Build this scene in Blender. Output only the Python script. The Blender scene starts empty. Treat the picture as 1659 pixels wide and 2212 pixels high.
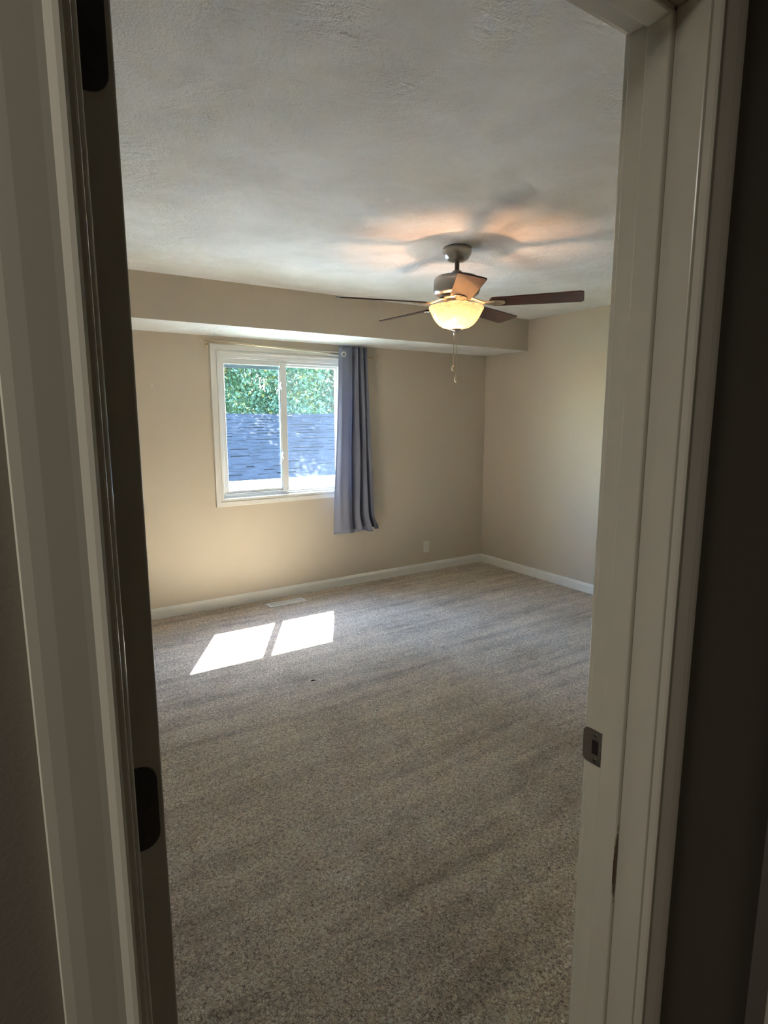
import bpy, bmesh, math, random
from mathutils import Vector, Matrix, noise

# ------------------------------------------------------------------ camera, sky, sun, exposure
scene = bpy.context.scene
C = scene.collection
PI = math.pi

cam_data = bpy.data.cameras.new('camera')
cam = bpy.data.objects.new('camera', cam_data)
C.objects.link(cam)
scene.camera = cam
cam_data.sensor_fit = 'VERTICAL'
cam_data.sensor_height = 36.0
cam_data.sensor_width = 27.0
cam_data.lens = 1270.77 / 2212 * 36.0
cam_data.clip_start = 0.02
cam_data.clip_end = 200
PITCH, YAW, ROLL = 0.161, 0.5807, -0.0008
fwd = Vector((math.sin(YAW) * math.cos(PITCH), math.cos(YAW) * math.cos(PITCH), -math.sin(PITCH)))
right = Vector((math.cos(YAW), -math.sin(YAW), 0))
up = right.cross(fwd)
r2 = right * math.cos(ROLL) + up * math.sin(ROLL)
u2 = -right * math.sin(ROLL) + up * math.cos(ROLL)
m3 = Matrix((r2, u2, -fwd)).transposed()
cam.matrix_world = Matrix.Translation((0, 0, 1.5451)) @ m3.to_4x4()

SUN_POWER = 50.0
SKY_POWER = 3.1
BULB_POWER = 520.0
HALL_FILL_POWER = 5.7

world = bpy.data.worlds.new('world')
scene.world = world
world.use_nodes = True
wn = world.node_tree
for n in list(wn.nodes):
    wn.nodes.remove(n)
wo = wn.nodes.new('ShaderNodeOutputWorld')
bg = wn.nodes.new('ShaderNodeBackground')
sky = wn.nodes.new('ShaderNodeTexSky')
sky.sky_type = 'NISHITA'
sky.sun_disc = False
sky.sun_elevation = math.radians(54)
sky.sun_rotation = math.atan2(0.36, 0.63)
sky.air_density = 1.0
sky.dust_density = 0.25
sky.ozone_density = 1.0
bg.inputs['Strength'].default_value = SKY_POWER
wn.links.new(sky.outputs['Color'], bg.inputs['Color'])
wn.links.new(bg.outputs['Background'], wo.inputs['Surface'])

sun_d = bpy.data.lights.new('sun', 'SUN')
sun_d.energy = SUN_POWER
sun_d.angle = math.radians(0.3)
sun_d.color = (1.0, 0.975, 0.94)
sun = bpy.data.objects.new('sun', sun_d)
C.objects.link(sun)
sun.location = (6, 12, 14)
sun.rotation_euler = Vector((-0.365, -0.63, -1.0)).to_track_quat('-Z', 'Y').to_euler()

# unseen fill light added to brighten the hallway, left of the camera
hl_d = bpy.data.lights.new('hall_fill', 'AREA')
hl_d.shape = 'DISK'
hl_d.size = 0.35
hl_d.energy = HALL_FILL_POWER
hl_d.color = (1.0, 0.95, 0.84)
hl = bpy.data.objects.new('hall_fill', hl_d)
C.objects.link(hl)
hl.location = (-1.0, 0.0, 2.39)

# daylight portal in the window opening (guides sampling only)
pd = bpy.data.lights.new('window_portal', 'AREA')
pd.shape = 'RECTANGLE'
pd.size = 1.16
pd.size_y = 1.14
pd.cycles.is_portal = True
po = bpy.data.objects.new('window_portal', pd)
C.objects.link(po)
po.location = (2.035, 4.80, 1.46)
po.rotation_euler = (-PI / 2, 0, 0)

scene.view_settings.view_transform = 'Standard'
scene.view_settings.look = 'None'
scene.view_settings.gamma = 1.0
scene.view_settings.use_curve_mapping = False
scene.view_settings.exposure = 1.58

# ------------------------------------------------------------------ dimensions
XL, XR = -0.55, 4.276          # side walls of the bedroom
YD, YB = 0.556, 4.608          # bedroom face of the door wall, window wall
YH = 0.445                     # hall face of the door wall
H = 2.44
SOF_Z, SOF_D = 2.155, 0.5655
JL, JR = 0.0625, 0.759         # inner faces of the door jambs
HEAD = 2.050
WX0, WX1, WZ0, WZ1 = 1.478, 2.612, 0.885, 2.040   # window hole

# ------------------------------------------------------------------ materials
def mat(name, col, rough=0.6, metal=0.0, spec=0.5, coat=0.0):
    m = bpy.data.materials.new(name)
    m.use_nodes = True
    b = m.node_tree.nodes['Principled BSDF']
    b.inputs['Base Color'].default_value = (*col, 1)
    b.inputs['Roughness'].default_value = rough
    b.inputs['Metallic'].default_value = metal
    b.inputs['Specular IOR Level'].default_value = spec
    b.inputs['Coat Weight'].default_value = coat
    return m

def nd(m, t, **kw):
    n = m.node_tree.nodes.new(t)
    for k, v in kw.items():
        setattr(n, k, v)
    return n

def lk(m, a, b):
    m.node_tree.links.new(a, b)

def bsdf(m):
    return m.node_tree.nodes['Principled BSDF']

def coords(m, scale=(1, 1, 1), rot=(0, 0, 0)):
    tc = nd(m, 'ShaderNodeTexCoord')
    mp = nd(m, 'ShaderNodeMapping')
    mp.inputs['Scale'].default_value = scale
    mp.inputs['Rotation'].default_value = rot
    lk(m, tc.outputs['Object'], mp.inputs['Vector'])
    return mp.outputs['Vector']

def noise_tex(m, vec, scale, detail=3, rough=0.5, dist=0.0):
    n = nd(m, 'ShaderNodeTexNoise')
    n.inputs['Scale'].default_value = scale
    n.inputs['Detail'].default_value = detail
    n.inputs['Roughness'].default_value = rough
    n.inputs['Distortion'].default_value = dist
    lk(m, vec, n.inputs['Vector'])
    return n.outputs['Fac']

def ramp(m, fac, stops):
    r = nd(m, 'ShaderNodeValToRGB')
    e = r.color_ramp.elements
    while len(e) < len(stops):
        e.new(0.5)
    for i, (p, c) in enumerate(stops):
        e[i].position = p
        e[i].color = (*c, 1) if len(c) == 3 else c
    lk(m, fac, r.inputs['Fac'])
    return r.outputs['Color']

def math_n(m, op, a, b=None, clamp=False):
    n = nd(m, 'ShaderNodeMath', operation=op)
    n.use_clamp = clamp
    for i, v in enumerate((a, b)):
        if v is None:
            continue
        if isinstance(v, (int, float)):
            n.inputs[i].default_value = v
        else:
            lk(m, v, n.inputs[i])
    return n.outputs[0]

def bump(m, h, strength, dist=0.002, prev=None):
    b = nd(m, 'ShaderNodeBump')
    b.inputs['Strength'].default_value = strength
    b.inputs['Distance'].default_value = dist
    lk(m, h, b.inputs['Height'])
    if prev is not None:
        lk(m, prev, b.inputs['Normal'])
    return b.outputs['Normal']

def mixc(m, fac, a, b, mode='MIX'):
    n = nd(m, 'ShaderNodeMix', data_type='RGBA', blend_type=mode)
    if isinstance(fac, (int, float)):
        n.inputs[0].default_value = fac
    else:
        lk(m, fac, n.inputs[0])
    for i, v in ((6, a), (7, b)):
        if isinstance(v, tuple):
            n.inputs[i].default_value = (*v, 1)
        else:
            lk(m, v, n.inputs[i])
    return n.outputs[2]

def wall_paint(name, col):
    m = mat(name, col, 0.55, spec=0.35)
    v = coords(m)
    n1 = noise_tex(m, v, 260, 3, 0.6)
    n2 = noise_tex(m, v, 1.6, 2)
    c = mixc(m, n2, tuple(x * 0.96 for x in col), tuple(min(1, x * 1.03) for x in col))
    lk(m, c, bsdf(m).inputs['Base Color'])
    lk(m, bump(m, n1, 0.25, 0.0012), bsdf(m).inputs['Normal'])
    return m

M = {}
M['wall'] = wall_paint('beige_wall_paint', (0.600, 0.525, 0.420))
M['hall_dark'] = wall_paint('hall_bounce_cut', (0.055, 0.045, 0.038))  # unseen hall walls darkened to cut light bounced onto the casings
M['hall_wall'] = wall_paint('hall_wall_dimmed', (0.18, 0.16, 0.13))  # bedroom beige darkened, the hall's dimness is put into this colour

def ceiling_mat():
    m = mat('textured_white_ceiling', (0.78, 0.77, 0.74), 0.8, spec=0.2)
    v = coords(m)
    big = noise_tex(m, v, 3.4, 5, 0.62, 0.6)
    trow = noise_tex(m, coords(m, (1, 2.6, 1), (0, 0, 0.5)), 16, 4, 0.6, 1.2)
    patch = math_n(m, 'MULTIPLY', math_n(m, 'SUBTRACT', big, 0.42, True), 4.0, True)
    h1 = math_n(m, 'MULTIPLY', trow, patch)
    fine = noise_tex(m, v, 130, 3, 0.65)
    h = math_n(m, 'ADD', h1, math_n(m, 'MULTIPLY', fine, 0.35))
    lk(m, bump(m, h, 1.0, 0.012), bsdf(m).inputs['Normal'])
    st = noise_tex(m, v, 2.1, 5, 0.6, 0.3)
    c = ramp(m, st, [(0.36, (0.74, 0.73, 0.70)), (0.62, (0.85, 0.85, 0.84))])
    lk(m, c, bsdf(m).inputs['Base Color'])
    return m
M['ceiling'] = ceiling_mat()

def trim_mat(name, col, rough=0.28):
    m = mat(name, col, rough, spec=0.5)
    v = coords(m)
    n1 = noise_tex(m, coords(m, (1, 1, 0.15)), 30, 3)
    c = mixc(m, n1, tuple(x * 0.95 for x in col), col)
    lk(m, c, bsdf(m).inputs['Base Color'])
    lk(m, bump(m, n1, 0.05, 0.001), bsdf(m).inputs['Normal'])
    return m
M['trim'] = trim_mat('white_trim_paint', (0.84, 0.82, 0.77))
M['frame'] = trim_mat('door_frame_paint', (0.66, 0.625, 0.535), 0.25)
M['door'] = trim_mat('door_paint', (0.50, 0.46, 0.39), 0.35)
M['vinyl'] = trim_mat('white_vinyl', (0.80, 0.80, 0.78), 0.35)

def stop_mat():
    m = trim_mat('scuffed_stop_paint', (0.66, 0.625, 0.535), 0.25)
    b = bsdf(m)
    src = b.inputs['Base Color'].links[0].from_socket
    tc = nd(m, 'ShaderNodeTexCoord')
    sp = nd(m, 'ShaderNodeSeparateXYZ')
    lk(m, tc.outputs['Object'], sp.inputs[0])
    dx = math_n(m, 'DIVIDE', math_n(m, 'ABSOLUTE', math_n(m, 'SUBTRACT', sp.outputs['X'], 0.754)), 0.0045)
    dz = math_n(m, 'DIVIDE', math_n(m, 'ABSOLUTE', math_n(m, 'SUBTRACT', sp.outputs['Z'], 0.850)), 0.075)
    wob = math_n(m, 'MULTIPLY', noise_tex(m, tc.outputs['Object'], 90, 3), 0.9)
    f = math_n(m, 'SUBTRACT', math_n(m, 'SUBTRACT', 1.6, math_n(m, 'ADD', dz, math_n(m, 'MULTIPLY', dx, 0.55))), wob, True)
    side = math_n(m, 'LESS_THAN', sp.outputs['Y'], 0.4895)
    far = math_n(m, 'GREATER_THAN', sp.outputs['X'], 0.5)
    f = math_n(m, 'MULTIPLY', math_n(m, 'MULTIPLY', math_n(m, 'MULTIPLY', f, 2.5, True), side), far)
    lk(m, mixc(m, f, src, (0.10, 0.045, 0.02)), b.inputs['Base Color'])
    return m
M['stop'] = stop_mat()

def carpet_mat():
    m = mat('speckled_carpet', (0.3, 0.25, 0.2), 0.95, spec=0.08)
    v = coords(m)
    warp = nd(m, 'ShaderNodeTexNoise')
    warp.inputs['Scale'].default_value = 60
    warp.inputs['Detail'].default_value = 2
    lk(m, v, warp.inputs['Vector'])
    va = nd(m, 'ShaderNodeVectorMath', operation='MULTIPLY_ADD')
    lk(m, warp.outputs['Color'], va.inputs[0])
    va.inputs[1].default_value = (0.02, 0.02, 0.02)
    lk(m, v, va.inputs[2])
    tuft = nd(m, 'ShaderNodeTexVoronoi')
    tuft.inputs['Scale'].default_value = 170
    tuft.inputs['Randomness'].default_value = 1.0
    lk(m, va.outputs[0], tuft.inputs['Vector'])
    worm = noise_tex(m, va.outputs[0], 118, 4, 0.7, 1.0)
    mid = noise_tex(m, v, 9, 4, 0.62, 0.4)
    streak = noise_tex(m, coords(m, (0.42, 4.2, 1), (0, 0, 0.02)), 2.1, 5, 0.62, 0.25)
    foot = noise_tex(m, v, 2.3, 3, 0.55)
    # speckled yarn colours; the dark end paints shade into gaps between tufts
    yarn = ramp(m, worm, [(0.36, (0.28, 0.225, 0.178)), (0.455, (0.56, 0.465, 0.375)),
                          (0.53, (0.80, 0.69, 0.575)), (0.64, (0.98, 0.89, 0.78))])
    # pile lean left by the vacuum cleaner
    lean = math_n(m, 'ADD', math_n(m, 'MULTIPLY', streak, 0.65),
                  math_n(m, 'ADD', math_n(m, 'MULTIPLY', mid, 0.22), math_n(m, 'MULTIPLY', foot, 0.28)))
    shade = ramp(m, lean, [(0.43, (0.80, 0.76, 0.71)), (0.54, (1.10, 1.07, 1.03)), (0.66, (1.32, 1.29, 1.24))])
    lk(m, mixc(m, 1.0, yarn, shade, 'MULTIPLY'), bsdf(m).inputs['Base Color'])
    b1 = bump(m, worm, 1.0, 0.013)
    b2 = bump(m, tuft.outputs['Distance'], 0.6, 0.006, b1)
    b3 = bump(m, mid, 0.35, 0.012, b2)
    lk(m, b3, bsdf(m).inputs['Normal'])
    bsdf(m).inputs['Sheen Weight'].default_value = 0.08
    bsdf(m).inputs['Sheen Roughness'].default_value = 0.5
    return m
M['carpet'] = carpet_mat()

def curtain_mat():
    m = mat('slate_curtain_cloth', (0.19, 0.20, 0.255), 0.85, spec=0.2)
    v = coords(m)
    w = noise_tex(m, coords(m, (1, 1, 0.2)), 300, 2)
    f = noise_tex(m, coords(m, (1, 1, 0.6)), 14, 3)
    lk(m, mixc(m, w, (0.22, 0.228, 0.29), (0.29, 0.30, 0.37)), bsdf(m).inputs['Base Color'])
    lk(m, bump(m, w, 0.15, 0.001, bump(m, f, 0.35, 0.012)), bsdf(m).inputs['Normal'])
    t = nd(m, 'ShaderNodeBsdfTranslucent')
    t.inputs['Color'].default_value = (0.30, 0.32, 0.42, 1)
    mx = nd(m, 'ShaderNodeMixShader')
    mx.inputs[0].default_value = 0.22
    lk(m, bsdf(m).outputs[0], mx.inputs[1])
    lk(m, t.outputs[0], mx.inputs[2])
    lk(m, mx.outputs[0], m.node_tree.nodes['Material Output'].inputs['Surface'])
    return m
M['curtain'] = curtain_mat()

def glass_mat(name, haze=0.0, tint=(0.93, 0.97, 0.97)):
    m = bpy.data.materials.new(name)
    m.use_nodes = True
    nt = m.node_tree
    nt.nodes.remove(nt.nodes['Principled BSDF'])
    out = nt.nodes['Material Output']
    tr = nd(m, 'ShaderNodeBsdfTransparent')
    tr.inputs[0].default_value = (*tint, 1)
    gl = nd(m, 'ShaderNodeBsdfGlossy')
    gl.inputs['Roughness'].default_value = 0.02
    lw = nd(m, 'ShaderNodeLayerWeight')
    lw.inputs['Blend'].default_value = 0.5
    fz = math_n(m, 'ADD', math_n(m, 'MULTIPLY', math_n(m, 'POWER', lw.outputs['Facing'], 5.0), 0.94), 0.04, True)
    mx = nd(m, 'ShaderNodeMixShader')
    lk(m, fz, mx.inputs[0])
    lk(m, tr.outputs[0], mx.inputs[1])
    lk(m, gl.outputs[0], mx.inputs[2])
    res = mx.outputs[0]
    if haze:
        tl = nd(m, 'ShaderNodeBsdfTranslucent')
        tl.inputs[0].default_value = (0.85, 0.9, 0.95, 1)
        m2 = nd(m, 'ShaderNodeMixShader')
        m2.inputs[0].default_value = haze
        lk(m, res, m2.inputs[1])
        lk(m, tl.outputs[0], m2.inputs[2])
        res = m2.outputs[0]
    lk(m, res, out.inputs['Surface'])
    return m
M['glass'] = glass_mat('clear_glass', 0.0)
M['glass_hazy'] = glass_mat('hazy_double_glass', 0.002)  # faint haze mixed in for reflections of the doubled pane

M['nickel'] = mat('brushed_nickel', (0.42, 0.40, 0.37), 0.32, 1.0)
M['nickel_dark'] = mat('dark_nickel', (0.20, 0.18, 0.16), 0.35, 1.0)
M['brass'] = mat('pale_brass', (0.62, 0.52, 0.38), 0.3, 1.0)
M['bronze'] = mat('dark_bronze_hinge', (0.035, 0.030, 0.027), 0.5, 0.3)
M['screw'] = mat('bronze_screw', (0.040, 0.034, 0.031), 0.4, 0.5)
M['steel'] = mat('dull_steel', (0.20, 0.18, 0.16), 0.45, 0.7)
M['dark'] = mat('dark_hole', (0.015, 0.010, 0.008), 0.9)
M['chrome'] = mat('chrome_ring', (0.85, 0.85, 0.87), 0.12, 1.0)
M['plastic'] = mat('ivory_plastic', (0.74, 0.72, 0.64), 0.4)
M['ventw'] = mat('white_vent_enamel', (0.92, 0.91, 0.89), 0.4)
M['bars_dark'] = mat('slate_window_bars', (0.18, 0.23, 0.28), 0.5)

def wood_mat():
    m = mat('dark_cherry_blade', (0.06, 0.02, 0.016), 0.33, spec=0.5, coat=0.15)
    v = coords(m, (2.0, 18, 18))
    g = noise_tex(m, v, 3.0, 4, 0.6, 0.8)
    lk(m, ramp(m, g, [(0.35, (0.026, 0.006, 0.006)), (0.65, (0.080, 0.018, 0.016))]), bsdf(m).inputs['Base Color'])
    return m
M['blade'] = wood_mat()

def bowl_mat():
    m = bpy.data.materials.new('alabaster_glass')
    m.use_nodes = True
    nt = m.node_tree
    nt.nodes.remove(nt.nodes['Principled BSDF'])
    v = coords(m, (1, 1, 3))
    n = noise_tex(m, v, 14, 4, 0.6, 2.0)
    col = ramp(m, n, [(0.3, (0.56, 0.50, 0.40)), (0.7, (0.82, 0.78, 0.68))])
    tl = nd(m, 'ShaderNodeBsdfTranslucent')
    df = nd(m, 'ShaderNodeBsdfDiffuse')
    gs = nd(m, 'ShaderNodeBsdfGlossy')
    gs.inputs['Roughness'].default_value = 0.15
    lk(m, col, tl.inputs[0])
    lk(m, col, df.inputs[0])
    a = nd(m, 'ShaderNodeMixShader')
    a.inputs[0].default_value = 0.45
    lk(m, tl.outputs[0], a.inputs[1])
    lk(m, df.outputs[0], a.inputs[2])
    b = nd(m, 'ShaderNodeMixShader')
    b.inputs[0].default_value = 0.06
    lk(m, a.outputs[0], b.inputs[1])
    lk(m, gs.outputs[0], b.inputs[2])
    tp = nd(m, 'ShaderNodeBsdfTransparent')
    tp.inputs[0].default_value = (1, 0.93, 0.82, 1)
    c = nd(m, 'ShaderNodeMixShader')
    c.inputs[0].default_value = 0.035
    lk(m, b.outputs[0], c.inputs[1])
    lk(m, tp.outputs[0], c.inputs[2])
    lk(m, c.outputs[0], nt.nodes['Material Output'].inputs['Surface'])
    return m
M['bowl'] = bowl_mat()

def emit_mat(name, col, s):
    m = mat(name, col, 0.5)
    bsdf(m).inputs['Emission Color'].default_value = (*col, 1)
    bsdf(m).inputs['Emission Strength'].default_value = s
    return m
M['bulb'] = emit_mat('lit_bulb', (1.0, 0.54, 0.29), BULB_POWER)

def shingle_mat():
    m = mat('charcoal_shingles', (0.16, 0.17, 0.19), 0.95, spec=0.03)
    tc = nd(m, 'ShaderNodeObjectInfo')
    v = coords(m)
    a = noise_tex(m, coords(m, (3, 6, 6)), 2.0, 2)
    g = noise_tex(m, v, 120, 2)
    lk(m, ramp(m, a, [(0.35, (0.017, 0.0185, 0.0215)), (0.65, (0.025, 0.028, 0.033))]), bsdf(m).inputs['Base Color'])
    lk(m, bump(m, g, 0.4, 0.004), bsdf(m).inputs['Normal'])
    return m
M['shingle'] = shingle_mat()
M['siding'] = mat('white_siding', (0.80, 0.80, 0.78), 0.6)
M['grass'] = mat('lawn', (0.06, 0.11, 0.03), 0.9)
M['bark'] = mat('bark', (0.10, 0.075, 0.05), 0.9)

def leaf_mat(name, col, tcol):
    m = mat(name, col, 0.3, spec=0.6)
    t = nd(m, 'ShaderNodeBsdfTranslucent')
    t.inputs[0].default_value = (*tcol, 1)
    mx = nd(m, 'ShaderNodeMixShader')
    mx.inputs[0].default_value = 0.4
    lk(m, bsdf(m).outputs[0], mx.inputs[1])
    lk(m, t.outputs[0], mx.inputs[2])
    lk(m, mx.outputs[0], m.node_tree.nodes['Material Output'].inputs['Surface'])
    return m
M['leaf_a'] = leaf_mat('leaf_green', (0.060, 0.120, 0.075), (0.075, 0.155, 0.065))
M['leaf_b'] = leaf_mat('leaf_deep_green', (0.050, 0.100, 0.066), (0.062, 0.125, 0.060))
M['leaf_c'] = leaf_mat('leaf_yellow', (0.14, 0.14, 0.04), (0.16, 0.15, 0.03))

# ------------------------------------------------------------------ mesh helpers
def obj(name, bm, m, parent=None, smooth=False, bev=0.0, seg=2, ang=35):
    me = bpy.data.meshes.new(name)
    bmesh.ops.recalc_face_normals(bm, faces=bm.faces)
    bm.to_mesh(me)
    bm.free()
    ms = m if isinstance(m, (list, tuple)) else [m]
    for x in ms:
        me.materials.append(x)
    o = bpy.data.objects.new(name, me)
    C.objects.link(o)
    if smooth:
        for p in me.polygons:
            p.use_smooth = True
    if bev:
        b = o.modifiers.new('bevel', 'BEVEL')
        b.width = bev
        b.segments = seg
        b.limit_method = 'ANGLE'
        b.angle_limit = math.radians(ang)
    if parent is not None:
        o.parent = parent
    return o

def box(bm, x0, x1, y0, y1, z0, z1):
    vs = [bm.verts.new(p) for p in ((x0, y0, z0), (x1, y0, z0), (x1, y1, z0), (x0, y1, z0),
                                    (x0, y0, z1), (x1, y0, z1), (x1, y1, z1), (x0, y1, z1))]
    for f in ((0, 3, 2, 1), (4, 5, 6, 7), (0, 1, 5, 4), (1, 2, 6, 5), (2, 3, 7, 6), (3, 0, 4, 7)):
        bm.faces.new([vs[i] for i in f])
    return vs

def boxes(*bs):
    bm = bmesh.new()
    for b in bs:
        box(bm, *b)
    return bm

def lathe(prof, n=48, cx=0, cy=0, close_top=False, close_bot=False):
    bm = bmesh.new()
    rings = []
    for r, z in prof:
        if r < 1e-6:
            rings.append([bm.verts.new((cx, cy, z))])
        else:
            rings.append([bm.verts.new((cx + r * math.cos(2 * PI * k / n), cy + r * math.sin(2 * PI * k / n), z)) for k in range(n)])
    for a, b in zip(rings, rings[1:]):
        for k in range(n):
            k2 = (k + 1) % n
            if len(a) == 1 and len(b) == 1:
                continue
            if len(a) == 1:
                bm.faces.new((a[0], b[k2], b[k]))
            elif len(b) == 1:
                bm.faces.new((a[k], a[k2], b[0]))
            else:
                bm.faces.new((a[k], a[k2], b[k2], b[k]))
    if close_top and len(rings[0]) > 1:
        bm.faces.new(rings[0])
    if close_bot and len(rings[-1]) > 1:
        bm.faces.new(rings[-1])
    return bm

def tube(pts, r, n=10, bm=None):
    bm = bm or bmesh.new()
    pts = [Vector(p) for p in pts]
    rings = []
    for i, p in enumerate(pts):
        t = (pts[min(i + 1, len(pts) - 1)] - pts[max(i - 1, 0)]).normalized()
        ref = Vector((0, 0, 1)) if abs(t.z) < 0.9 else Vector((1, 0, 0))
        a = t.cross(ref).normalized()
        b = t.cross(a)
        rr = r[i] if isinstance(r, (list, tuple)) else r
        rings.append([bm.verts.new(p + (a * math.cos(2 * PI * k / n) + b * math.sin(2 * PI * k / n)) * rr) for k in range(n)])
    for a, b in zip(rings, rings[1:]):
        for k in range(n):
            bm.faces.new((a[k], a[(k + 1) % n], b[(k + 1) % n], b[k]))
    bm.faces.new(rings[0])
    bm.faces.new(rings[-1])
    return bm

def prism(profile, axis_pts):
    """sweep a closed 2D profile given as functions: list of rings of 3D points"""
    bm = bmesh.new()
    rings = [[bm.verts.new(p) for p in ring] for ring in axis_pts]
    n = len(rings[0])
    for a, b in zip(rings, rings[1:]):
        for k in range(n):
            bm.faces.new((a[k], a[(k + 1) % n], b[(k + 1) % n], b[k]))
    bm.faces.new(rings[0])
    bm.faces.new(rings[-1])
    return bm

def empty(name, loc, label=None, cat=None, group=None, kind=None):
    o = bpy.data.objects.new(name, None)
    o.empty_display_size = 0.05
    C.objects.link(o)
    o.location = loc
    tag(o, label, cat, group, kind)
    return o

def tag(o, label=None, cat=None, group=None, kind=None):
    if label: o['label'] = label
    if cat: o['category'] = cat
    if group: o['group'] = group
    if kind: o['kind'] = kind
    return o

def rel(o, parent):
    """parent o (mesh in world coordinates) to a located empty, keeping it in place"""
    o.parent = parent
    bpy_loc = Vector(parent.location)
    o.location = -bpy_loc if parent.type == 'EMPTY' else o.location
    return o

def part(name, bm, m, root, **kw):
    o = obj(name, bm, m, **kw)
    o.parent = root
    if root.type == 'EMPTY':
        o.location = -Vector(root.location)
    return o

# ------------------------------------------------------------------ room shell
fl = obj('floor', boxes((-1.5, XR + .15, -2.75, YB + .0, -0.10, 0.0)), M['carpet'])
tag(fl, 'brown and beige speckled carpet with vacuum streaks', 'floor', kind='structure')
ce = obj('ceiling', boxes((-1.5, XR + .15, -2.75, YB + .16, H, H + 0.12)), M['ceiling'])
tag(ce, 'white textured ceiling with patchy trowel marks above the bedroom', 'ceiling', kind='structure')

wb = obj('wall_back', boxes((XL - .15, WX0, YB, YB + .125, -0.1, H), (WX1, XR + .15, YB, YB + .125, -0.1, H),
                            (WX0, WX1, YB, YB + .125, -0.1, WZ0), (WX0, WX1, YB, YB + .125, WZ1, H)), M['wall'])
tag(wb, 'beige wall holding the window', 'wall', kind='structure')
wr = obj('wall_right', boxes((XR, XR + .15, YD, YB, 0, H)), M['wall'])
tag(wr, 'plain beige wall on the right of the bedroom', 'wall', kind='structure')
wl = obj('wall_left', boxes((XL - .15, XL, YD, YB, 0, H)), M['wall'])
tag(wl, 'beige wall hidden behind the door on the left', 'wall', kind='structure')

# door wall: bedroom skin and hall skin
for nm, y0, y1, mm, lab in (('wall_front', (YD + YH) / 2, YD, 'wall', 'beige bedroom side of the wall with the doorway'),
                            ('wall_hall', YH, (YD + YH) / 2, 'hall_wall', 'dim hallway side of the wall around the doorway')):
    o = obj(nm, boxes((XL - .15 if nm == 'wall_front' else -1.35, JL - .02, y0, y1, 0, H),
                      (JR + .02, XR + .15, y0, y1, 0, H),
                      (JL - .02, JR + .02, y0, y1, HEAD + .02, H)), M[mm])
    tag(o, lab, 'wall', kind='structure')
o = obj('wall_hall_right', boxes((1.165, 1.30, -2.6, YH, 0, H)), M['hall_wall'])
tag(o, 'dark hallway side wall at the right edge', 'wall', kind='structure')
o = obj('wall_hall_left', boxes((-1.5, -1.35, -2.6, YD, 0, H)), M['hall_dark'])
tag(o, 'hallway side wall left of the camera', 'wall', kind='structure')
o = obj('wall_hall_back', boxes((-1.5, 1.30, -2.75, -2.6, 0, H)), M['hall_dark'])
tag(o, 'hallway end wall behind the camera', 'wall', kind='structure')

# soffit along the window wall: painted front, textured white underside
bm = boxes((XL, XR, YB - SOF_D, YB, SOF_Z, H))
bm.faces.ensure_lookup_table()
for f in bm.faces:
    f.normal_update()
    f.material_index = 1 if f.calc_center_median().z < SOF_Z + .001 else 0
so = obj('soffit', bm, [M['wall'], M['ceiling']])
so.name = 'trim_1'
tag(so, 'beige boxed soffit above the window with a white underside', 'soffit', kind='structure')

def baseboard(name, pts, nrm, label):
    prof = [(0, 0), (0.014, 0), (0.014, 0.062), (0.011, 0.072), (0.008, 0.080), (0.003, 0.086), (0, 0.086)]
    rings = []
    for p in pts:
        p = Vector(p)
        rings.append([(p.x + nrm[0] * d, p.y + nrm[1] * d, z) for d, z in prof])
    o = obj(name, prism(None, rings), M['trim'])
    tag(o, label, 'baseboard', kind='structure')
baseboard('baseboard_back', [(XL, YB, 0), (XR, YB, 0)], (0, -1), 'white baseboard under the window wall')
baseboard('baseboard_right', [(XR, YD, 0), (XR, YB - .014, 0)], (-1, 0), 'white baseboard along the right wall')
baseboard('baseboard_hall', [(0.83, YH, 0), (1.165, YH, 0)], (0, -1), 'baseboard on the hallway side of the doorway wall')

# casing on the hallway's side wall (edge of the next door)
bm = boxes((1.128, 1.165, -0.62, 0.40, 2.03, 2.10), (1.128, 1.165, 0.33, 0.40, 0, 2.03), (1.128, 1.165, -0.62, -0.55, 0, 2.03))
o = obj('trim_2', bm, M['frame'], bev=0.004)
tag(o, 'dim casing on the hallway side wall at the bottom right', 'trim', kind='structure')

# ------------------------------------------------------------------ door frame (trim_3) with jambs, stops, casings, strike
fr = empty('trim_3', (JL, YH, 0), 'painted door frame around the bedroom doorway', 'door frame', kind='structure')
JT = 0.019
part('jamb', boxes((JL - JT, JL, YH, YD, 0, HEAD)), M['frame'], fr, bev=0.002)
# strike side jamb
part('jamb', boxes((JR, JR + JT, YH, YD, 0, HEAD)), M['frame'], fr, bev=0.002)
part('head_jamb', boxes((JL - JT, JR + JT, YH, YD, HEAD, HEAD + JT)), M['frame'], fr, bev=0.002)
part('door_stop', boxes((JL, JL + .0092, 0.484, 0.522, 0, HEAD)), M['stop'], fr, bev=0.003, seg=3)
part('door_stop', boxes((JR - .010, JR, 0.488, 0.524, 0, HEAD)), M['stop'], fr, bev=0.003, seg=3)
part('door_stop', boxes((JL, JR, 0.488, 0.524, HEAD - .010, HEAD)), M['stop'], fr, bev=0.003, seg=3)

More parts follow.
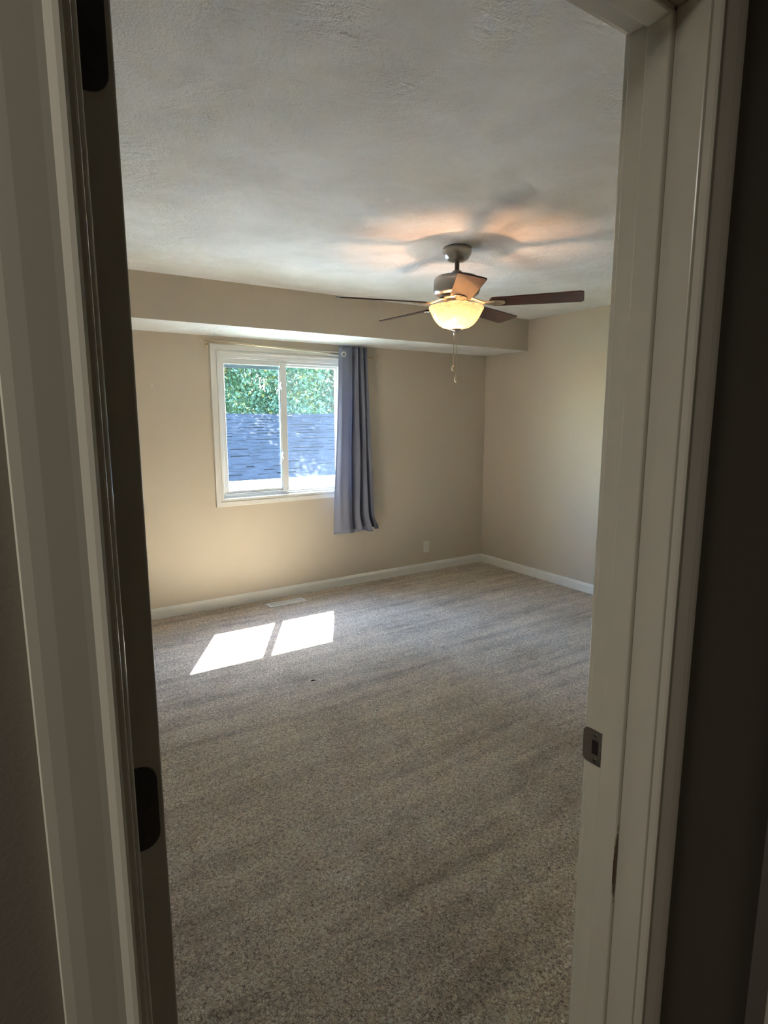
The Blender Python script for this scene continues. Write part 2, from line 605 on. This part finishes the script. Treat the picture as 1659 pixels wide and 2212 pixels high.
def casing_bm(xin, sgn, y, ny, x_l, x_r, top):
    """colonial casing round the opening as a mitred frame. profile: offset from the opening, proud of the wall"""
    prof = [(0.006, 0), (0.006, 0.009), (0.0085, 0.0118), (0.0120, 0.0114), (0.0170, 0.0096), (0.022, 0.0102),
            (0.040, 0.0132), (0.050, 0.0142), (0.0565, 0.0142), (0.0575, 0.0132), (0.0575, 0.0)]
    rings = []
    for (px, sx, pz, sz) in ((x_l, -1, 0, 0), (x_l, -1, top, 1), (x_r, 1, top, 1), (x_r, 1, 0, 0)):
        rings.append([(px + sx * d, y + ny * h, pz + sz * d) for d, h in prof])
    return prism(None, rings)
part('casing', casing_bm(0, 0, YH, -1, JL, JR, HEAD), M['frame'], fr)
part('casing', casing_bm(0, 0, YD, 1, JL, JR, HEAD), M['frame'], fr)

# strike plate on the strike-side jamb
def rounded_rect(w, h, r, n=6, corners=(1, 1, 1, 1)):
    pts = []
    for i, (sx, sy, a0) in enumerate(((1, -1, -90), (1, 1, 0), (-1, 1, 90), (-1, -1, 180))):
        rr = r if corners[i] else 0.0005
        cx, cy = sx * (w / 2 - rr), sy * (h / 2 - rr)
        for k in range(n + 1):
            a = math.radians(a0 + 90 * k / n)
            pts.append((cx + rr * math.cos(a), cy + rr * math.sin(a)))
    return pts

def plate_with_hole():
    bm = bmesh.new()
    n = 6
    outer = rounded_rect(0.040, 0.058, 0.009, n)
    inner = rounded_rect(0.012, 0.024, 0.0015, n)
    cy, cz = 0.5435, 1.022
    def P(u, v, x): return (x, cy + u, cz + v)
    rows = []
    x0, x1 = JR - .0018, JR - .0001
    off = -0.003
    for ring, x in ((outer, x1), (outer, x0), ([(u + off, v) for u, v in inner], x0), ([(u + off, v) for u, v in inner], x1)):
        rows.append([bm.verts.new(P(u, v, x)) for u, v in ring])
    k = len(outer)
    for a, b in zip(rows, rows[1:]):
        for i in range(k):
            bm.faces.new((a[i], a[(i + 1) % k], b[(i + 1) % k], b[i]))
    return bm
sp = part('strike_plate', plate_with_hole(), M['steel'], fr, bev=0.0004)
sp['label'] = 'dull metal strike plate'
# latch hole: a shallow dark box set in the hole, and two screws
h_ = obj('latch_hole', boxes((JR - .0006, JR - .0002, 0.5345, 0.5465, 1.010, 1.034)), M['dark'], sp)
for dz in (-.021, .021):
    bm = lathe([(0, .0008), (.0028, .0006), (.0034, 0)], 14)
    bmesh.ops.rotate(bm, verts=bm.verts, cent=(0, 0, 0), matrix=Matrix.Rotation(-PI / 2, 3, 'Y'))
    bmesh.ops.translate(bm, verts=bm.verts, vec=(JR - .0018, .5405, 1.022 + dz))
    s_ = obj('screw', bm, M['nickel_dark'], sp)

# ------------------------------------------------------------------ open door (door_1): hinge edge faces the hall
DX0, DX1, DY0 = 0.0735, 0.109, 0.567
bm = boxes((DX0, DX1, DY0, DY0 + 0.685, 0.018, HEAD - .012))
door = obj('door_1', bm, M['door'], bev=0.0025, seg=3)
tag(door, 'painted door swung open into the bedroom, seen by its hinge edge', 'door', kind='structure')
for zc in (1.1655, 1.848, 0.26):
    bm = bmesh.new()
    pts = rounded_rect(0.042, 0.088, 0.016, 8, (1, 1, 0, 0))
    cx = 0.0825
    ra = [bm.verts.new((cx + u, DY0 - .0016, zc + v)) for u, v in pts]
    rb = [bm.verts.new((cx + u, DY0 + .001, zc + v)) for u, v in pts]
    bm.faces.new(ra); bm.faces.new(rb)
    for i in range(len(pts)):
        bm.faces.new((ra[i], ra[(i + 1) % len(pts)], rb[(i + 1) % len(pts)], rb[i]))
    hg = obj('hinge_leaf', bm, M['bronze'], door)
    hg['label'] = 'dark bronze hinge leaf'
    for dx, dz in ((.008, .028), (.012, 0), (.008, -.028)):
        b2 = lathe([(0, .0006), (.0030, .0005), (.0038, 0)], 14)
        bmesh.ops.rotate(b2, verts=b2.verts, cent=(0, 0, 0), matrix=Matrix.Rotation(PI / 2, 3, 'X'))
        bmesh.ops.translate(b2, verts=b2.verts, vec=(cx + dx, DY0 - .0016, zc + dz))
        obj('screw', b2, M['screw'], hg)
# knob pair near the free edge (hidden behind the jamb from the hall)
for sx in (-1, 1):
    xk = DX0 if sx < 0 else DX1
    b2 = lathe([(0, .062), (.018, .060), (.026, .050), (.024, .040), (.011, .030), (.010, .010), (.030, .006), (.032, 0)], 28)
    bmesh.ops.rotate(b2, verts=b2.verts, cent=(0, 0, 0), matrix=Matrix.Rotation(sx * PI / 2, 3, 'Y'))
    bmesh.ops.translate(b2, verts=b2.verts, vec=(xk, DY0 + .625, 1.022))
    obj('door_knob', b2, M['nickel'], door, smooth=True)

# ------------------------------------------------------------------ window
win = empty('window_1', (2.035, YB, WZ0), 'white sliding window with two panes looking onto a roof and trees', 'window', kind='structure')
def picture_frame(prof, x0, x1, z0, z1, y):
    """prof: (inset from the outer edge, y offset towards the room)"""
    rings = []
    for sx, sz in ((-1, -1), (1, -1), (1, 1), (-1, 1), (-1, -1)):
        rings.append([((x0 + d) if sx < 0 else (x1 - d), y - h, (z0 + d) if sz < 0 else (z1 - d)) for d, h in prof])
    bm = bmesh.new()
    rr = [[bm.verts.new(p) for p in ring] for ring in rings[:-1]]
    rr.append(rr[0])
    n = len(prof)
    for a, b in zip(rr, rr[1:]):
        for k in range(n):
            bm.faces.new((a[k], a[(k + 1) % n], b[(k + 1) % n], b[k]))
    return bm
CX0, CX1, CZ0, CZ1 = 1.425, 2.665, 0.831, 2.095
part('casing', picture_frame([(0, 0), (0, .016), (.004, .020), (.036, .020), (.039, .012), (.047, .012), (.049, .019), (.062, .019),
                              (.064, .008), (.064, 0)], CX0, CX1, CZ0, CZ1, YB), M['trim'], win)
# jamb extension lining the opening and the vinyl frame
part('frame_liner', picture_frame([(0, .004), (.014, .004), (.014, -.045), (0, -.045)], WX0 + .001, WX1 - .001, WZ0 + .001, WZ1 - .001, YB), M['trim'], win)
part('window_frame', picture_frame([(0, -.006), (.020, -.006), (.022, -.010), (.030, -.010), (.033, -.018), (.040, -.018), (.040, -.100), (0, -.100)],
                                   WX0 + .012, WX1 - .012, WZ0 + .012, WZ1 - .012, YB), M['vinyl'], win)
# sashes: left sash and right sash in their own tracks
def sash(x0, x1, y, left):
    prof = [(0, 0), (.020, 0), (.023, -.004), (.025, -.014), (.025, -.024), (0, -.024)]
    z0, z1 = WZ0 + .046, WZ1 - .062
    s = part('sash', picture_frame(prof, x0, x1, z0, z1, y), M['vinyl'], win)
    g = obj('glass_pane', boxes((x0 + .022, x1 - .022, y + .011, y + .014, z0 + .022, z1 - .022)),
            M['glass'] if left else M['glass_hazy'], s)
    return s
s1 = sash(1.520, 2.058, YB + .020, True)
s2 = sash(2.043, 2.570, YB + .048, False)
# centre interlock and two latches
part('meeting_stile', boxes((2.006, 2.060, YB + .006, YB + .020, WZ0 + .042, WZ1 - .058), (2.060, 2.070, YB + .026, YB + .074, WZ0 + .042, WZ1 - .058)), M['vinyl'], win, bev=0.003)
for zl in (1.22, 1.795):
    bm = boxes((2.010, 2.024, YB - .006, YB + .006, zl - .030, zl + .030))
    box(bm, 2.000, 2.018, YB - .010, YB + .000, zl - .012, zl + .018)
    part('latch', bm, M['vinyl'], win, bev=0.003)
# filler above the sashes
part('head_track', boxes((WX0 + .02, WX1 - .02, YB + .019, YB + .095, WZ1 - .066, WZ1 - .030),
                         (WX0 + .02, WX1 - .02, YB + .019, YB + .095, WZ0 + .026, WZ0 + .050)), M['vinyl'], win, bev=0.002)
# insect screen top bar outside the left half, thin dark bar beside the stile
sf = part('screen_and_stile_bars', boxes((1.535, 2.045, YB + .047, YB + .053, 1.926, 1.950), (2.0005, 2.0058, YB + .010, YB + .020, 0.945, 1.94)), M['bars_dark'], win)
sf['label'] = 'dark screen top bar and thin dark bar by the stile'

# ------------------------------------------------------------------ curtain rod
ROD_Y = 4.53
def rod_z(x): return 2.110 - (x - 1.35) * 0.034
rod = empty('curtain_rod', (2.1, ROD_Y, 2.08), 'slim pale metal curtain rod above the window', 'curtain rod')
part('pole', tube([(1.37, ROD_Y, rod_z(1.37)), (2.1, ROD_Y, rod_z(2.1)), (2.86, ROD_Y, rod_z(2.86))], 0.0075, 12), M['brass'], rod, smooth=True)
for xe, sg in ((1.37, -1), (2.86, 1)):
    z = rod_z(xe)
    ring = []
    for k in range(22):
        a = PI * 1.75 * k / 21
        ring.append((xe + sg * (.010 + .018 * (1 - math.cos(a)) * .9), ROD_Y, z + .002 + .017 * math.sin(a)))
    part('finial', tube([(xe - sg * .008, ROD_Y, z)] + ring, 0.0048, 8), M['brass'], rod, smooth=True)
for xb in (1.405, 2.80):
    z = rod_z(xb)
    bm = tube([(xb, YB, z - .022), (xb, YB - .035, z - .020), (xb, ROD_Y + .004, z - .010)], 0.0045, 8)
    box(bm, xb - .009, xb + .009, YB - .004, YB, z - .05, z + .006)
    part('bracket', bm, M['brass'], rod)

# ------------------------------------------------------------------ curtain
cu = empty('curtain', (2.66, ROD_Y, 0.5), 'slate blue grommet curtain bunched at the right side of the window', 'curtain')
def curtain_bm():
    bm = bmesh.new()
    NZ, NS = 46, 150
    ztop, zbot = 2.137, 0.515
    # control points in (u, depth): a flat leading panel, then pleats folding toward/away from the wall
    top = [(0.00, -.030), (0.10, -.050), (0.30, -.048), (0.44, -.034), (0.50, .030), (0.53, .034), (0.56, -.030), (0.62, -.046), (0.68, .030),
           (0.71, .034), (0.75, -.028), (0.80, -.042), (0.85, .028), (0.88, .032), (0.92, -.024), (0.96, -.030), (1.0, .026)]
    bot = [(0.00, -.020), (0.12, -.060), (0.25, -.075), (0.36, -.050), (0.41, .016), (0.45, .028), (0.50, -.050), (0.56, -.070), (0.64, .010),
           (0.68, .024), (0.72, -.040), (0.78, -.055), (0.82, .006), (0.85, .022), (0.89, -.030), (0.95, -.034), (1.0, .018)]
    def interp(P, s):
        t = s * (len(P) - 1)
        i = min(int(t), len(P) - 2)
        f = t - i
        f = f * f * (3 - 2 * f)
        return (P[i][0] + (P[i + 1][0] - P[i][0]) * (t - i), P[i][1] + (P[i + 1][1] - P[i][1]) * f)
    rows = []
    for j in range(NZ + 1):
        v = j / NZ
        z = ztop + (zbot - ztop) * v
        xl = 2.500 - 0.075 * v ** 1.15
        xr = 2.790 + 0.075 * v + (0.055 * max(0, (v - .90) / .10) ** 1.4)
        row = []
        for i in range(NS + 1):
            s = i / NS
            a, b = interp(top, s), interp(bot, s)
            w = min(1, v * 1.2)
            u = a[0] * (1 - w) + b[0] * w
            d = (a[1] * (1 - w) + b[1] * w) * (0.75 + 0.35 * v)
            kick = 0.0
            if s > .9:
                kick = 0
            x = xl + (xr - xl) * u if s < .93 else xl + (2.790 + .075 * v - xl) * u + (xr - 2.790 - .075 * v) * ((s - .93) / .07)
            x += 0.006 * math.sin(v * 7 + s * 9) * v
            y = ROD_Y + d + 0.006 * math.sin(v * 9 + s * 14) * v
            zz = z + (0.012 * math.sin(s * 17) + 0.01 * s) * v
            if s > .93:
                zz += 0.028 * ((s - .93) / .07) * max(0, (v - .9) / .1)
            row.append(bm.verts.new((x, min(y, YB - .016), zz)))
        rows.append(row)
    for a, b in zip(rows, rows[1:]):
        for i in range(NS):
            bm.faces.new((a[i], a[i + 1], b[i + 1], b[i]))
    return bm
co = part('cloth', curtain_bm(), M['curtain'], cu, smooth=True)
so_ = co.modifiers.new('thickness', 'SOLIDIFY')
so_.thickness = 0.0025
# one visible grommet on the leading panel
def ring_bm(cx, cy, cz, R, r, n=32, k=10):
    bm = bmesh.new()
    rows = []
    for i in range(n):
        a = 2 * PI * i / n
        rows.append([bm.verts.new((cx + (R + r * math.cos(2 * PI * j / k)) * math.cos(a), cy + .55 * r * math.sin(2 * PI * j / k),
                                   cz + (R + r * math.cos(2 * PI * j / k)) * math.sin(a))) for j in range(k)])
    for i in range(n):
        a, b = rows[i], rows[(i + 1) % n]
        for j in range(k):
            bm.faces.new((a[j], a[(j + 1) % k], b[(j + 1) % k], b[j]))
    return bm
GX, GY, GZ = 2.540, ROD_Y - .0405, 2.066
g_ = part('grommet', ring_bm(GX, GY, GZ, .0185, .0055), M['chrome'], cu, smooth=True)
g_['label'] = 'bright chrome ring'
bm = lathe([(0, .0), (.0155, .0), (.0155, -.004), (0, -.004)], 24)
bmesh.ops.rotate(bm, verts=bm.verts, cent=(0, 0, 0), matrix=Matrix.Rotation(PI / 2, 3, 'X'))
bmesh.ops.translate(bm, verts=bm.verts, vec=(GX, GY + .001, GZ))
hole = obj('grommet_opening', bm, M['dark'], g_)

# ------------------------------------------------------------------ outlet, vent, nail, lint
ot = empty('wall_outlet', (3.527, YB, .252), 'ivory duplex outlet low on the window wall near the corner', 'outlet')
part('cover_plate', boxes((3.492, 3.562, YB - .006, YB, .196, .311)), M['plastic'], ot, bev=0.003)
for zc in (.2735, .2335):
    bm = bmesh.new()
    pts = rounded_rect(.034, .029, .010, 6)
    a = [bm.verts.new((3.527 + u, YB - .0085, zc + v)) for u, v in pts]
    b = [bm.verts.new((3.527 + u, YB - .005, zc + v)) for u, v in pts]
    bm.faces.new(a); bm.faces.new(b)
    for i in range(len(pts)):
        bm.faces.new((a[i], a[(i + 1) % len(pts)], b[(i + 1) % len(pts)], b[i]))
    s_ = part('socket', bm, M['plastic'], ot)
    obj('slots', boxes((3.519, 3.521, YB - .0089, YB - .0084, zc - .003, zc + .006), (3.533, 3.535, YB - .0089, YB - .0084, zc - .002, zc + .006)), M['dark'], s_)
bm = lathe([(0, .001), (.003, .0006), (.0036, 0)], 12)
bmesh.ops.rotate(bm, verts=bm.verts, cent=(0, 0, 0), matrix=Matrix.Rotation(PI / 2, 3, 'X'))
bmesh.ops.translate(bm, verts=bm.verts, vec=(3.527, YB - .006, .2535))
part('screw', bm, M['nickel'], ot)

vt = empty('floor_vent', (1.922, 4.424, 0), 'white slotted floor register in the carpet below the window', 'vent')
part('frame', boxes((1.757, 2.088, 4.370, 4.386, .0, .007), (1.757, 2.088, 4.466, 4.480, .0, .007),
                    (1.757, 1.785, 4.386, 4.466, .0, .007), (2.060, 2.088, 4.386, 4.466, .0, .007)), M['ventw'], vt, bev=0.0015)
bm = bmesh.new()
x = 1.787
while x < 2.058:
    box(bm, x, x + .0042, 4.386, 4.466, .0012, .0052)
    x += .0088
box(bm, 1.785, 2.060, 4.422, 4.428, .0012, .0056)
part('louvers', bm, M['ventw'], vt)
part('damper', boxes((1.785, 2.060, 4.386, 4.466, .0002, .0010)), mat('grey_damper', (0.30, 0.31, 0.30), .5), vt)

bm = tube([(0.990, YB, 1.766), (0.990, YB - .014, 1.768)], [.0022, .0022], 8)
bmesh.ops.translate(bm, verts=bm.verts, vec=(0, 0, 0))
box(bm, .985, .995, YB - .016, YB - .0135, 1.762, 1.773)
nl = obj('wall_anchor', bm, M['plastic'])
tag(nl, 'tiny white wall anchor on the beige wall left of the window', 'wall anchor')

bm = tube([(1.430, 2.968, .004), (1.440, 2.964, .007), (1.449, 2.966, .006), (1.458, 2.961, .004)], [.002, .0045, .004, .002], 8)
lt = obj('lint_speck', bm, M['dark'])
tag(lt, 'small dark lint speck on the carpet in front of the sun patch', 'lint')

# ------------------------------------------------------------------ ceiling fan
FX, FY = 2.167, 2.582
fan = empty('ceiling_fan', (FX, FY, H), 'ceiling fan with five dark cherry blades and a lit glass bowl', 'ceiling fan')
def fpart(name, bm, m, parent=None, **kw):
    if parent is None:
        o = obj(name, bm, m, fan, **kw)
    else:
        o = obj(name, bm, m, parent, **kw)
    return o
# all fan meshes are written relative to the ceiling point
fpart('canopy', lathe([(.0, 0), (.074, 0), (.0775, -.004), (.0775, -.018), (.074, -.034), (.062, -.056), (.044, -.068), (.022, -.072), (0, -.072)], 56), M['nickel'], smooth=True)
fpart('downrod', lathe([(.0125, -.065), (.0125, -.150), (0, -.150)], 24), M['nickel_dark'], smooth=True)
fpart('motor_housing', lathe([(0, -.118), (.020, -.118), (.028, -.124), (.034, -.136), (.070, -.142), (.108, -.150), (.122, -.162), (.125, -.178), (.125, -.222),
                              (.120, -.238), (.104, -.246), (.070, -.250), (.0, -.250)], 64), M['nickel'], smooth=True, bev=0.0)
fpart('flywheel', lathe([(0, -.250), (.088, -.250), (.092, -.256), (.088, -.266), (0, -.266)], 48), M['nickel_dark'], smooth=True)
fpart('switch_housing', lathe([(0, -.266), (.052, -.266), (.056, -.272), (.056, -.286), (.046, -.292), (.0, -.292)], 48), M['nickel'], smooth=True)
# three-armed fitter that holds the bowl
for k in range(3):
    a = math.radians(20 + 120 * k)
    bm = tube([(.048 * math.cos(a), .048 * math.sin(a), -.284), (.10 * math.cos(a), .10 * math.sin(a), -.290), (.141 * math.cos(a), .141 * math.sin(a), -.306)], .004, 8)
    fpart('bowl_arm', bm, M['brass'])
bowl_prof = [(.146, -.303), (.149, -.309), (.148, -.318), (.141, -.330), (.134, -.345), (.125, -.362), (.111, -.383), (.093, -.401), (.073, -.413), (.046, -.420), (.014, -.423)]
inner = [(max(r - .004, .010), z + .004) for r, z in reversed(bowl_prof)]
fpart('glass_bowl', lathe(bowl_prof + inner[:-1] + [(.142, -.303), (.146, -.303)], 72), M['bowl'], smooth=True)
# stem through the bowl and finial
fpart('stem', lathe([(.006, -.292), (.006, -.421)], 12), M['brass'], smooth=True)
fpart('finial', lathe([(.006, -.419), (.028, -.421), (.030, -.426), (.016, -.432), (.010, -.438), (0, -.442)], 28), M['nickel'], smooth=True)
for k, (bx, by) in enumerate(((-.022, -.006),)):
    b_ = lathe([(0, -.362), (.009, -.364), (.014, -.371), (.0155, -.380), (.013, -.389), (.007, -.394), (0, -.395)], 20, bx, by)
    bl = fpart('light_bulb', b_, M['bulb'], smooth=True)
    bl['label'] = 'glowing warm bulb'
    sk = lathe([(.012, -.300), (.0125, -.363), (0, -.363)], 16, bx, by)
    obj('bulb_socket', sk, M['brass'], bl, smooth=True)

BZ = 2.150 - H
def blade_bm():
    bm = bmesh.new()
    r0, r1 = .195, .662
    outline = []
    def w(t): return .054 + .013 * t
    N = 14
    up_, dn = [], []
    for i in range(N + 1):
        t = i / N
        up_.append((r0 + (r1 - r0 - .022) * t + 0.004, w(t)))
        dn.append((r0 + (r1 - r0 - .022) * t + 0.004, -w(t)))
    tip = []
    for k in range(1, 7):
        a = PI / 2 * (1 - k / 7)
        tip.append((r1 - .022 + .022 * math.cos(a), w(1) - .022 + .022 * math.sin(a)))
    tip2 = [(x, -y) for x, y in reversed(tip)]
    root = [(r0 - .010, -.038), (r0 - .014, -.015), (r0 - .014, .015), (r0 - .010, .038)]
    outline = up_ + tip + tip2 + list(reversed(dn)) + root
    top = [bm.verts.new((x, y, .0032)) for x, y in outline]
    bot = [bm.verts.new((x, y, -.0032)) for x, y in outline]
    bm.faces.new(top); bm.faces.new(bot)
    for i in range(len(outline)):
        j = (i + 1) % len(outline)
        bm.faces.new((top[i], top[j], bot[j], bot[i]))
    return bm
def iron_bm():
    bm = bmesh.new()
    # curved bracket: narrow at the hub, spreading into a fork under the blade
    secs = [(.075, .018, .024, .006), (.100, .016, .020, .008), (.130, .015, .006, .010), (.160, .016, -.004, .010), (.185, .024, -.008, .006), (.215, .038, -.0075, .004), (.245, .030, -.0065, .0035), (.262, .014, -.006, .003)]
    rows = []
    for r, w_, z, t in secs:
        rows.append([bm.verts.new((r, w_, z + t / 2)), bm.verts.new((r, -w_, z + t / 2)), bm.verts.new((r, -w_ * .9, z - t / 2)), bm.verts.new((r, w_ * .9, z - t / 2))])
    for a, b in zip(rows, rows[1:]):
        for k in range(4):
            bm.faces.new((a[k], a[(k + 1) % 4], b[(k + 1) % 4], b[k]))
    bm.faces.new(rows[0]); bm.faces.new(rows[-1])
    return bm
bl_me = None
iron0 = blade0 = screws0 = None
for k in range(5):
    ang = math.radians(164 + 72 * k)
    mw = Matrix.Translation((0, 0, BZ)) @ Matrix.Rotation(ang, 4, 'Z') @ Matrix.Rotation(math.radians(-12), 4, 'X')
    mi = Matrix.Translation((0, 0, BZ)) @ Matrix.Rotation(ang, 4, 'Z')
    if k == 0:
        blade0 = obj('fan_blade', blade_bm(), M['blade'], fan, bev=0.0015)
        iron0 = obj('blade_iron', iron_bm(), M['brass'], blade0, bev=0.002, smooth=True)
        screws0 = []
        for sx, sy in ((.205, .022), (.205, -.022), (.240, 0)):
            screws0.append(obj('screw', lathe([(0, -.0125), (.004, -.012), (.0055, -.009), (.0055, -.006)], 12, sx, sy), M['chrome'], blade0))
        b_ = blade0
    else:
        b_ = blade0.copy(); C.objects.link(b_); b_.parent = fan
        i_ = iron0.copy(); C.objects.link(i_); i_.parent = b_
        for s0_ in screws0:
            s_ = s0_.copy(); C.objects.link(s_); s_.parent = b_
    b_.matrix_local = mw

# pull chains
def chain(x, y, z0, z1):
    bm = bmesh.new()
    tube([(x, y, z0), (x, y, z1)], .0016, 6, bm)
    z = z0
    while z > z1:
        bmesh.ops.create_icosphere(bm, subdivisions=1, radius=.0027, matrix=Matrix.Translation((x, y, z)))
        z -= .0052
    return bm
rv = right
for dx, zt, zb, kind in ((-.011, -.430, -.618, 0), (.006, -.430, -.668, 1)):
    x, y = rv.x * dx, rv.y * dx
    ch = fpart('pull_chain', chain(x, y, zt, zb), M['brass'])
    if kind == 0:
        f_ = lathe([(0, zb + .004), (.004, zb), (.0085, zb - .010), (.0085, zb - .022), (.003, zb - .030), (0, zb - .031)], 16, x, y)
        c2 = tube([(rv.x * -.016, rv.y * -.016, -.424), (rv.x * -.010, rv.y * -.010, -.436), (rv.x * -.009, rv.y * -.009, -.452)], .0045, 8)
        fpart('chain_guide', c2, M['chrome'], smooth=True)
    else:
        f_ = lathe([(0, zb + .002), (.003, zb), (.0070, zb - .008), (.0080, zb - .034), (.003, zb - .040), (0, zb - .041)], 16, x, y)
    obj('pull_fob', f_, M['brass'], ch, smooth=True)

# ------------------------------------------------------------------ outside: neighbouring roof, trees, lawn
GZ0 = -2.9
lawn = obj('ground', boxes((-25, 40, YB + .3, 60, GZ0 - .1, GZ0)), M['grass'])
tag(lawn, 'green lawn outside below the window', 'lawn', kind='structure')

hs = empty('neighbouring_house', (5, 10.5, GZ0), 'low outbuilding with a blue grey shingle roof seen through the window', 'building')
EY, EZ, RY, RZ = 9.0, 0.545, 11.8, 1.60
RX0, RX1 = -1.0, 12.0
random.seed(4)
bm = bmesh.new()
sl = Vector((0, RY - EY, RZ - EZ)); L = sl.length; sd = sl.normalized(); nn = Vector((0, -sd.z, sd.y))
expo = 0.145
rows_n = int(L / expo) + 1
for j in range(rows_n):
    s0 = j * expo
    s1 = min(s0 + expo + .03, L)
    x = RX0 - random.random() * .3
    while x < RX1:
        w_ = random.choice((.14, .2, .27, .34))
        cut = random.choice((0, 0, .04, .06)) if j else 0
        th = .001 + random.random() * .005
        a0 = Vector((x, EY, EZ)) + sd * (s0 + cut); a1 = Vector((x, EY, EZ)) + sd * s1
        p = [a0 + nn * .002, a0 + Vector((w_, 0, 0)) + nn * .002, a1 + Vector((w_, 0, 0)), a1,
             a0 + nn * (th + .003), a0 + Vector((w_, 0, 0)) + nn * (th + .003), a1 + Vector((w_, 0, 0)) + nn * .004, a1 + nn * .004]
        vs = [bm.verts.new(q) for q in p]
        for f in ((0, 3, 2, 1), (4, 5, 6, 7), (0, 1, 5, 4), (1, 2, 6, 5), (2, 3, 7, 6), (3, 0, 4, 7)):
            bm.faces.new([vs[i] for i in f])
        x += w_
part('shingle_roof', bm, M['shingle'], hs)
bm = bmesh.new()
vv = [bm.verts.new(p) for p in ((RX0, EY, EZ - .01), (RX1, EY, EZ - .01), (RX1, RY, RZ - .01), (RX0, RY, RZ - .01), (RX0, RY + 1.3, EZ - .01), (RX1, RY + 1.3, EZ - .01),
                                (RX0, EY, EZ - .1), (RX1, EY, EZ - .1), (RX0, RY + 1.3, EZ - .1), (RX1, RY + 1.3, EZ - .1))]
for f in ((0, 1, 2, 3), (3, 2, 5, 4), (0, 6, 7, 1), (4, 5, 9, 8), (6, 8, 9, 7), (0, 3, 4, 8, 6), (1, 7, 9, 5, 2)):
    bm.faces.new([vv[i] for i in f])
part('roof_deck', bm, M['shingle'], hs)
part('gutter', boxes((RX0, RX1, EY - .13, EY, EZ - .11, EZ + .0)), M['siding'], hs, bev=0.02)
part('siding_wall', boxes((RX0 + .2, RX1 - .2, EY + .02, RY + 1.1, GZ0, EZ - .1)), M['siding'], hs)
part('lean_to_deck', boxes((RX0, RX1, EY - 1.6, EY + .02, EZ - .55, EZ - .35)), M['siding'], hs)

def tree(x, y, h, R, n, seed, label, zlo=-1.0, ls=1.0):
    random.seed(seed)
    t = empty('leafy_tree', (x, y, GZ0), label, 'tree', 'trees beyond the roof')
    verts, faces, mi = [], [], []
    blobs = [(x + random.uniform(-.75, .75) * R, y + random.uniform(-.45, .45) * R, random.uniform(zlo, h - .8), random.uniform(.6, 1.2)) for _ in range(70)]
    for i in range(n):
        bx, by, bz, br = random.choice(blobs)
        th, ph = random.random() * 2 * PI, math.acos(random.uniform(-1, 1))
        rr = br * random.random() ** .35
        c = Vector((bx + rr * math.sin(ph) * math.cos(th), by + rr * math.sin(ph) * math.sin(th), bz + rr * math.cos(ph)))
        d = Vector((random.uniform(-1, 1), random.uniform(-1, 1), random.uniform(-1.3, .3))).normalized()
        s = d.cross(Vector((random.uniform(-1, 1), random.uniform(-1, 1), random.uniform(-1, 1)))).normalized()
        nrm = d.cross(s)
        l = random.uniform(.09, .17) * ls
        w_ = l * .30
        b = len(verts)
        verts += [c, c + d * l * .45 + s * w_ + nrm * .01, c + d * l, c + d * l * .45 - s * w_ + nrm * .01, c + d * l * .5 - nrm * .008]
        faces += [(b, b + 1, b + 4), (b + 1, b + 2, b + 4), (b + 2, b + 3, b + 4), (b + 3, b, b + 4)]
        q = random.random()
        k = 2 if q < .10 else (1 if q < .5 else 0)
        mi += [k] * 4
    me = bpy.data.meshes.new('foliage')
    me.from_pydata([tuple(v) for v in verts], [], faces)
    for mm in ('leaf_a', 'leaf_b', 'leaf_c'):
        me.materials.append(M[mm])
    me.polygons.foreach_set('material_index', mi)
    f = bpy.data.objects.new('foliage', me); C.objects.link(f); f.parent = t; f.location = -Vector(t.location)
    tr = tube([(x, y, GZ0), (x + .1, y, GZ0 + 2), (x - .1, y + .1, GZ0 + 4), (x, y, h - 1.5)], [.20, .16, .11, .04], 12)
    for k in range(7):
        a = k * 2.4
        z0 = GZ0 + 2.6 + k * .7
        tube([(x, y, z0), (x + math.cos(a) * 1.0, y + math.sin(a) * .6, z0 + .7), (x + math.cos(a) * 1.8, y + math.sin(a) * 1.1, z0 + 1.6)], [.06, .04, .015], 8, tr)
    part('trunk', tr, M['bark'], t)
tree(4.6, 15.4, 12.2, 2.6, 46000, 1, 'leafy green tree behind the roof, filling the left window pane', .2, .88)
tree(8.6, 15.6, 12.4, 2.6, 46000, 2, 'leafy green tree behind the roof, seen in the right window pane', .2, .88)
tree(0.7, 15.8, 12.0, 2.4, 14000, 3, 'leafy tree standing left of the one in the left pane', .2, 1.3)
tree(12.6, 15.6, 12.2, 2.5, 22000, 7, 'leafy tree shading the right end of the outbuilding roof', 1.5, 1.2)
tree(6.6, 20.5, 8.5, 5.0, 46000, 5, 'darker leafy tree farther back between the two nearer trees', -1.5, 2.2)
